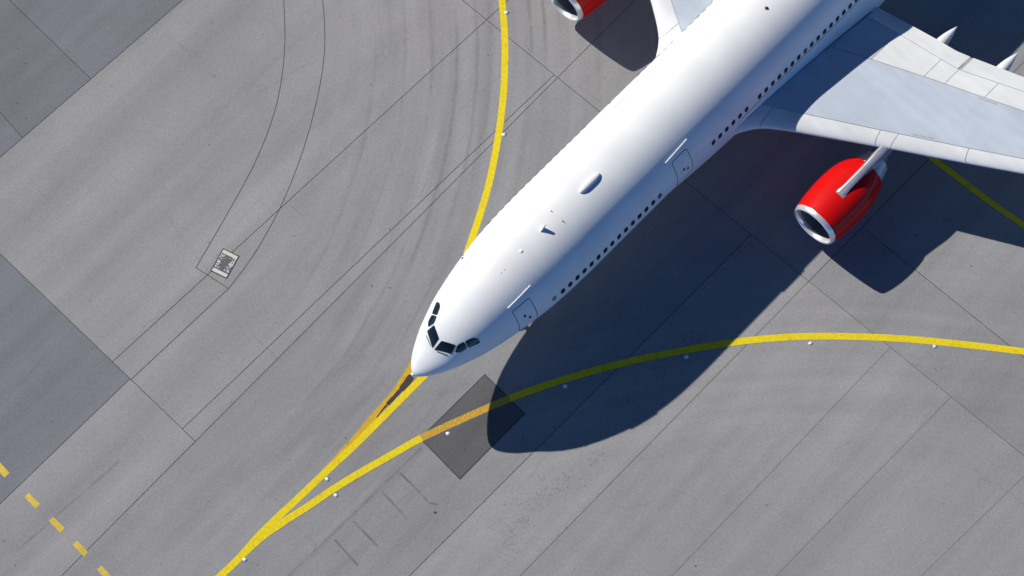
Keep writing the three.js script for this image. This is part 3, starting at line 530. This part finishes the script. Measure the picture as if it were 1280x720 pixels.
function buildEngine(sg) {
  const e = group('engine', airliner, sg > 0 ? 'red engine under the port wing with polished inlet lip' : 'red engine beyond the starboard wing');
  e.position.set(2.88, 2.47, sg * 9.37);
  add('nacelle_cowl', turn([...smoothPts([[0.27, 1.40], [0.7, 1.475], [1.3, 1.54], [2.1, 1.575], [3.0, 1.54], [3.6, 1.43], [4.1, 1.28], [4.42, 1.15]], 40), [4.42, 1.12], [4.0, 1.2]], 96), red, e);
  const cowlLine = std(RGB(0.22, 0.004, 0.003), 0.6);
  for (const [x, r] of [[1.22, 1.534], [3.08, 1.533]]) add('cowl_joint', turn([[x - 0.012, r - 0.005], [x - 0.009, r + 0.006], [x + 0.009, r + 0.006], [x + 0.012, r - 0.005]], 72), cowlLine, e);
  add('inlet_lip', turn(smoothPts([[0.27, 1.402], [0.13, 1.365], [0.03, 1.31], [0, 1.255], [0.04, 1.20], [0.16, 1.16], [0.34, 1.145]], 24), 96), lipMat, e);
  add('inlet_duct', turn([[0.34, 1.145], [0.7, 1.15], [1.25, 1.18], [1.3, 1.18]], 72), ductMat, e);
  add('fan_case', turn([[1.3, 1.18], [1.32, 0.1]], 48), std(RGB(0.012, 0.013, 0.015), 0.7), e);
  const bgeo = gridGeo(8, 3, (u, v) => { const r = lerp(0.34, 1.13, u), tw = lerp(0.35, 1.05, u), c = lerp(0.20, 0.32, u), t = (v - 0.5) * c; return [1.12 + t * Math.cos(tw), r, t * Math.sin(tw)]; });
  for (let k = 0; k < 26; k++) { const b = add('fan_blade', bgeo, darkMetal, e); b.rotation.x = k / 26 * 2 * Math.PI; }
  add('spinner', turn(smoothPts([[0.72, 0.002], [0.80, 0.12], [0.98, 0.28], [1.16, 0.36]], 16), 40), std(RGB(0.10, 0.105, 0.11), 0.4), e);
  add('core_cowl', turn(smoothPts([[3.7, 0.99], [4.4, 0.98], [4.9, 0.88], [5.35, 0.74]], 16), 56), std(RGB(0.50, 0.53, 0.56), 0.4, { metalness: 0.4 }), e);
  add('exhaust_nozzle', turn([...smoothPts([[5.1, 0.66], [5.5, 0.60], [5.75, 0.52]], 10), [5.75, 0.49], [5.2, 0.55]], 48), std(RGB(0.16, 0.14, 0.125), 0.45, { metalness: 0.6 }), e);
  add('exhaust_plug', turn(smoothPts([[5.1, 0.38], [5.6, 0.30], [6.15, 0.03]], 12), 32), std(RGB(0.14, 0.125, 0.11), 0.45, { metalness: 0.6 }), e);
  // pylon: a rounded spine from the top of the cowl back into the wing
  const half = table([0, 0.10, 0.6, 1.4, 2.3, 3.2, 4.2], [0.28, 0.28, 0.24, 0.24, 0.28, 0.33, 0.33]), top = table([0, 0.3, 1.0, 2.0, 3.0, 4.2], [1.60, 1.68, 1.80, 1.95, 2.06, 2.08]);
  add('pylon', gridGeo(36, 18, (u, v) => {
    const x = u * 4.2, h = half(x), t = top(x), k = v * 2 - 1, a = Math.sign(k) * Math.min(1, Math.abs(k) * 1.0), crest = Math.pow(Math.max(0, 1 - Math.pow(Math.abs(a), 3)), 0.6);
    const bottom = lerp(1.46, 0.8, smooth(1.2, 2.4, x));
    return [1.88 + x, lerp(bottom, t, crest), (a >= 0 ? 1 : -1) * h * Math.pow(Math.abs(a), 0.65)];
  }), pylonMat, e);
  add('pylon_front', plateGeo(4, 4, (u, v, dn) => { const z = (u - 0.5) * 0.56, x = 1.80 + v * 0.30; return [x, Math.sqrt(1.568 ** 2 - z * z) + 0.02 - dn, z]; }, 0.03), pylonMat, e);
}
buildEngine(1); buildEngine(-1);

// ---- tail
const foil = (root, tip, map, name) => add(name, plateGeo(16, 14, (u, v, dn) => {
  const s = lerp(lerp(root[0], root[1], v), lerp(tip[0], tip[1], v), u), t = 0.11 * lerp(root[1] - root[0], tip[1] - tip[0], u) * Math.sqrt(v) * (1 - v) * 1.6;
  return map(s, u, t * (1 - dn));
}, 2), wingWhite, airliner);
foil([31.5, 40.5], [38.6, 42.8], (s, u, t) => [s, 7.3 + u * 9.0, t], 'tail_fin');
for (const sg of [1, -1]) foil([35.6, 40.8], [40.2, 42.6], (s, u, t) => [s, 6.0 + u * 0.9 + t, sg * (0.9 + u * 8.8)], 'tailplane');

// ---- landing gear
const wheelGeo = (r, w) => { const g = new THREE.LatheGeometry([[r * 0.42, -w * 0.42], [r * 0.8, -w * 0.5], [r * 0.96, -w * 0.36], [r, 0], [r * 0.96, w * 0.36], [r * 0.8, w * 0.5], [r * 0.42, w * 0.42]].map((q) => new THREE.Vector2(...q)), 28); g.rotateX(Math.PI / 2); return g; };
const hubGeo = (r, w) => { const g = new THREE.CylinderGeometry(r * 0.44, r * 0.44, w * 0.7, 20); g.rotateX(Math.PI / 2); return g; };
function gear(x, z, r, w, wheels, topY, label) {
  const g = group('landing_gear', airliner, label); g.position.set(x, 0, z);
  const axle = r; const strut = new THREE.CylinderGeometry(r * 0.28, r * 0.24, topY - axle, 16); strut.translate(0, (topY + axle) / 2, 0); add('strut', strut, steel, g);
  for (const [wx, wz] of wheels) { const t = add('tyre', wheelGeo(r, w), rubber, g); t.position.set(wx, r, wz); add('wheel_hub', hubGeo(r, w), steel, t); }
  const xs = [...new Set(wheels.map((q) => q[0]))], zs = wheels.map((q) => Math.abs(q[1]));
  for (const ax of xs) { const a = new THREE.CylinderGeometry(0.09, 0.09, Math.max(...zs) * 2, 12); a.rotateX(Math.PI / 2); a.translate(ax, r, 0); add('axle', a, steel, g); }
  if (xs.length > 1) { const b = new THREE.CylinderGeometry(0.14, 0.14, Math.abs(xs[1] - xs[0]), 12); b.rotateZ(Math.PI / 2); b.translate(0, r, 0); add('bogie_beam', b, steel, g); }
}
gear(NOSE + 6.67, 0, 0.53, 0.38, [[0, 0.36], [0, -0.36]], 2.5, 'nose gear with two wheels');
for (const sg of [1, -1]) gear(13.2, sg * 5.34, 0.70, 0.5, [[-0.99, 0.7], [-0.99, -0.7], [0.99, 0.7], [0.99, -0.7]], 3.6, 'main gear bogie with four wheels');

// ---------------------------------------------------------------- small things on the pavement
const lensMat = std(RGB(0.80, 0.82, 0.85), 0.2), bezelMat = std(RGB(0.52, 0.54, 0.56), 0.4, { metalness: 0.4 });
const bezelGeo = new THREE.LatheGeometry([[0.150, 0.0], [0.150, 0.012], [0.125, 0.03], [0.10, 0.036], [0.095, 0.02], [0, 0.02]].map((q) => new THREE.Vector2(...q)), 24);
const domeGeo = new THREE.LatheGeometry([[0.098, 0.02], [0.09, 0.055], [0.06, 0.075], [0, 0.082]].map((q) => new THREE.Vector2(...q)), 20);
const prismGeo = new THREE.BoxGeometry(0.10, 0.03, 0.045);
const lamp = group('taxiway_light', scene);
add('bezel', bezelGeo, bezelMat, lamp); add('lens', domeGeo, lensMat, lamp); add('prism', prismGeo, darkMetal, lamp).position.set(0.105, 0.045, 0);
const SPOTS = [[-8.86,-7.99],[-8.05,-0.64],[-14.85,20.09],[-14.26,20.89],[-18.48,24.94],[-8.83,16.75],[-2.92,13.29],[3.41,10.74],[10.06,9.04],[16.83,8.28]];
const LAMPS = [
  'small white inset light beside the yellow curve at the starboard engine', 'small white inset light on the yellow curve left of the fuselage',
  'small white inset light between the two yellow lines, next to the straight one', 'small white inset light just below the lower yellow line where lines part', 'small white inset light at the stem of the joined yellow lines',
  'small white inset light lying on the dark repair patch', 'small inset light in the aircraft shadow, next one on from the repair patch', 'small inset light in the aircraft shadow where the yellow curve nears sunlight', 'small sunlit inset light below the yellow curve, between aircraft shadow and a joint', 'small sunlit inset light below the yellow curve, past the diagonal joint',
];
SPOTS.forEach(([x, z], i) => {
  const o = i ? lamp.clone() : lamp; if (i) { o.name = numbered('taxiway_light'); scene.add(o); }
  o.position.set(x, 0, z); o.rotation.y = 0.4 + i * 0.3; o.scale.setScalar(0.85);
  tag(o, LAMPS[i], 'light', 'inset lights along the taxi lines');
});
{ const o = lamp.clone(); o.name = numbered('taxiway_light'); scene.add(o); const [x, z] = [[-11.14,13.74]][0]; o.position.set(x, 0, z); o.scale.setScalar(0.85); tag(o, 'small inset light peeping out at the tip of the nose', 'light', 'inset lights along the taxi lines'); }

// blacked-out paint between the two lines ahead of the nose
{
  const black = std(RGB(0.045, 0.04, 0.036), 0.9), shapes = [];
  const along = [[-11.2,13.88],[-11.6,14.59],[-11.96,15.11],[-12.43,15.82],[-12.77,16.45]];
  const blot = (t, w, l) => {
    const x = t * (along.length - 1), i = Math.min(along.length - 2, x | 0), f = x - i, cx = lerp(along[i][0], along[i + 1][0], f), cz = lerp(along[i][1], along[i + 1][1], f), dx = along[i + 1][0] - along[i][0], dz = along[i + 1][1] - along[i][1], n = Math.hypot(dx, dz), pts = [];
    for (let k = 0; k < 10; k++) { const a = k / 10 * 2 * Math.PI, r = 0.8 + 0.35 * rnd(), p = Math.sign(Math.cos(a)) * Math.sqrt(Math.abs(Math.cos(a))) * l * r, q = Math.sign(Math.sin(a)) * Math.sqrt(Math.abs(Math.sin(a))) * w * r; pts.push([cx + dx / n * p - dz / n * q, cz + dz / n * p + dx / n * q]); }
    return slabGeo(pts, 0.0, 0.016 + 0.0004 * shapes.length);
  };
  for (const [t, w, l] of [[0.08, 0.19, 0.30], [0.20, 0.19, 0.30], [0.31, 0.10, 0.14], [0.40, 0.12, 0.22], [0.50, 0.09, 0.16], [0.56, 0.11, 0.18], [0.63, 0.10, 0.16], [0.72, 0.05, 0.14], [0.80, 0.035, 0.16], [0.90, 0.025, 0.24]]) shapes.push(blot(t, w, l));
  const m = add('blackout_paint', mergeGeometries(shapes), black, scene, 'ragged black paint covering old line ahead of the nose'); m.userData.kind = 'structure';
}
// service pit cover
{
  const Q = [[-22.38,8.17],[-21.51,8.48],[-21.96,9.76],[-22.83,9.47]], c = [0, 1].map((k) => (Q[0][k] + Q[1][k] + Q[2][k] + Q[3][k]) / 4);
  const ax = [(Q[1][0] + Q[2][0] - Q[0][0] - Q[3][0]) / 2, (Q[1][1] + Q[2][1] - Q[0][1] - Q[3][1]) / 2], az = [(Q[3][0] + Q[2][0] - Q[0][0] - Q[1][0]) / 2, (Q[3][1] + Q[2][1] - Q[0][1] - Q[1][1]) / 2];
  const W = Math.hypot(...ax), H = Math.hypot(...az);
  const pit = tag(group('pit_cover', scene), 'rectangular weathered pit cover with two cream end bars set in the pavement', 'cover'); pit.position.set(c[0], 0, c[1]); pit.rotation.y = Math.atan2(-ax[1], ax[0]);
  const bx = (x0, x1, y1, z0, z1) => { const g = new THREE.BoxGeometry(x1 - x0, y1 + 0.02, z1 - z0); g.translate((x0 + x1) / 2, (y1 - 0.02) / 2, (z0 + z1) / 2); return g; };
  add('frame', mergeGeometries([bx(-W / 2 - 0.05, -W / 2, 0.012, -H / 2 - 0.05, H / 2 + 0.05), bx(W / 2, W / 2 + 0.05, 0.012, -H / 2 - 0.05, H / 2 + 0.05), bx(-W / 2, W / 2, 0.012, -H / 2 - 0.05, -H / 2), bx(-W / 2, W / 2, 0.012, H / 2, H / 2 + 0.05)]), sealMat, pit);
  const plateTex = texture(128, 128, (u, v) => {
    const a = fbm(u * 7, v * 7, 3, 61), b = fbm(u * 13, v * 13, 2, 63), e = Math.max(Math.abs(u - 0.5) * 2, 0) - 0.45;
    if (a + e * 0.5 > 0.16 + 0.1 * (rnd() - 0.5)) return [0.86, 0.86, 0.88]; if (b > 0.22 && v > 0.45) return [0.72, 0.60, 0.42]; const q = 0.42 + b * 0.35 + (rnd() - 0.5) * 0.14; return [q, q, q * 1.03];
  });
  const cream = std(RGB(0.62, 0.58, 0.49), 0.85);
  const bar = 0.145 * H;
  add('end_bar', bx(-W / 2 + 0.01, W / 2 - 0.01, 0.022, -H / 2 + 0.01, -H / 2 + bar), cream, pit); add('end_bar', bx(-W / 2 + 0.01, W / 2 - 0.01, 0.022, H / 2 - bar, H / 2 - 0.01), cream, pit);
  add('lid', bx(-W / 2 + 0.01, W / 2 - 0.01, 0.016, -H / 2 + bar + 0.01, H / 2 - bar - 0.01), std(RGB(0.7, 0.7, 0.7), 0.8, { map: plateTex }), pit);
}
renderer.render(scene, camera);
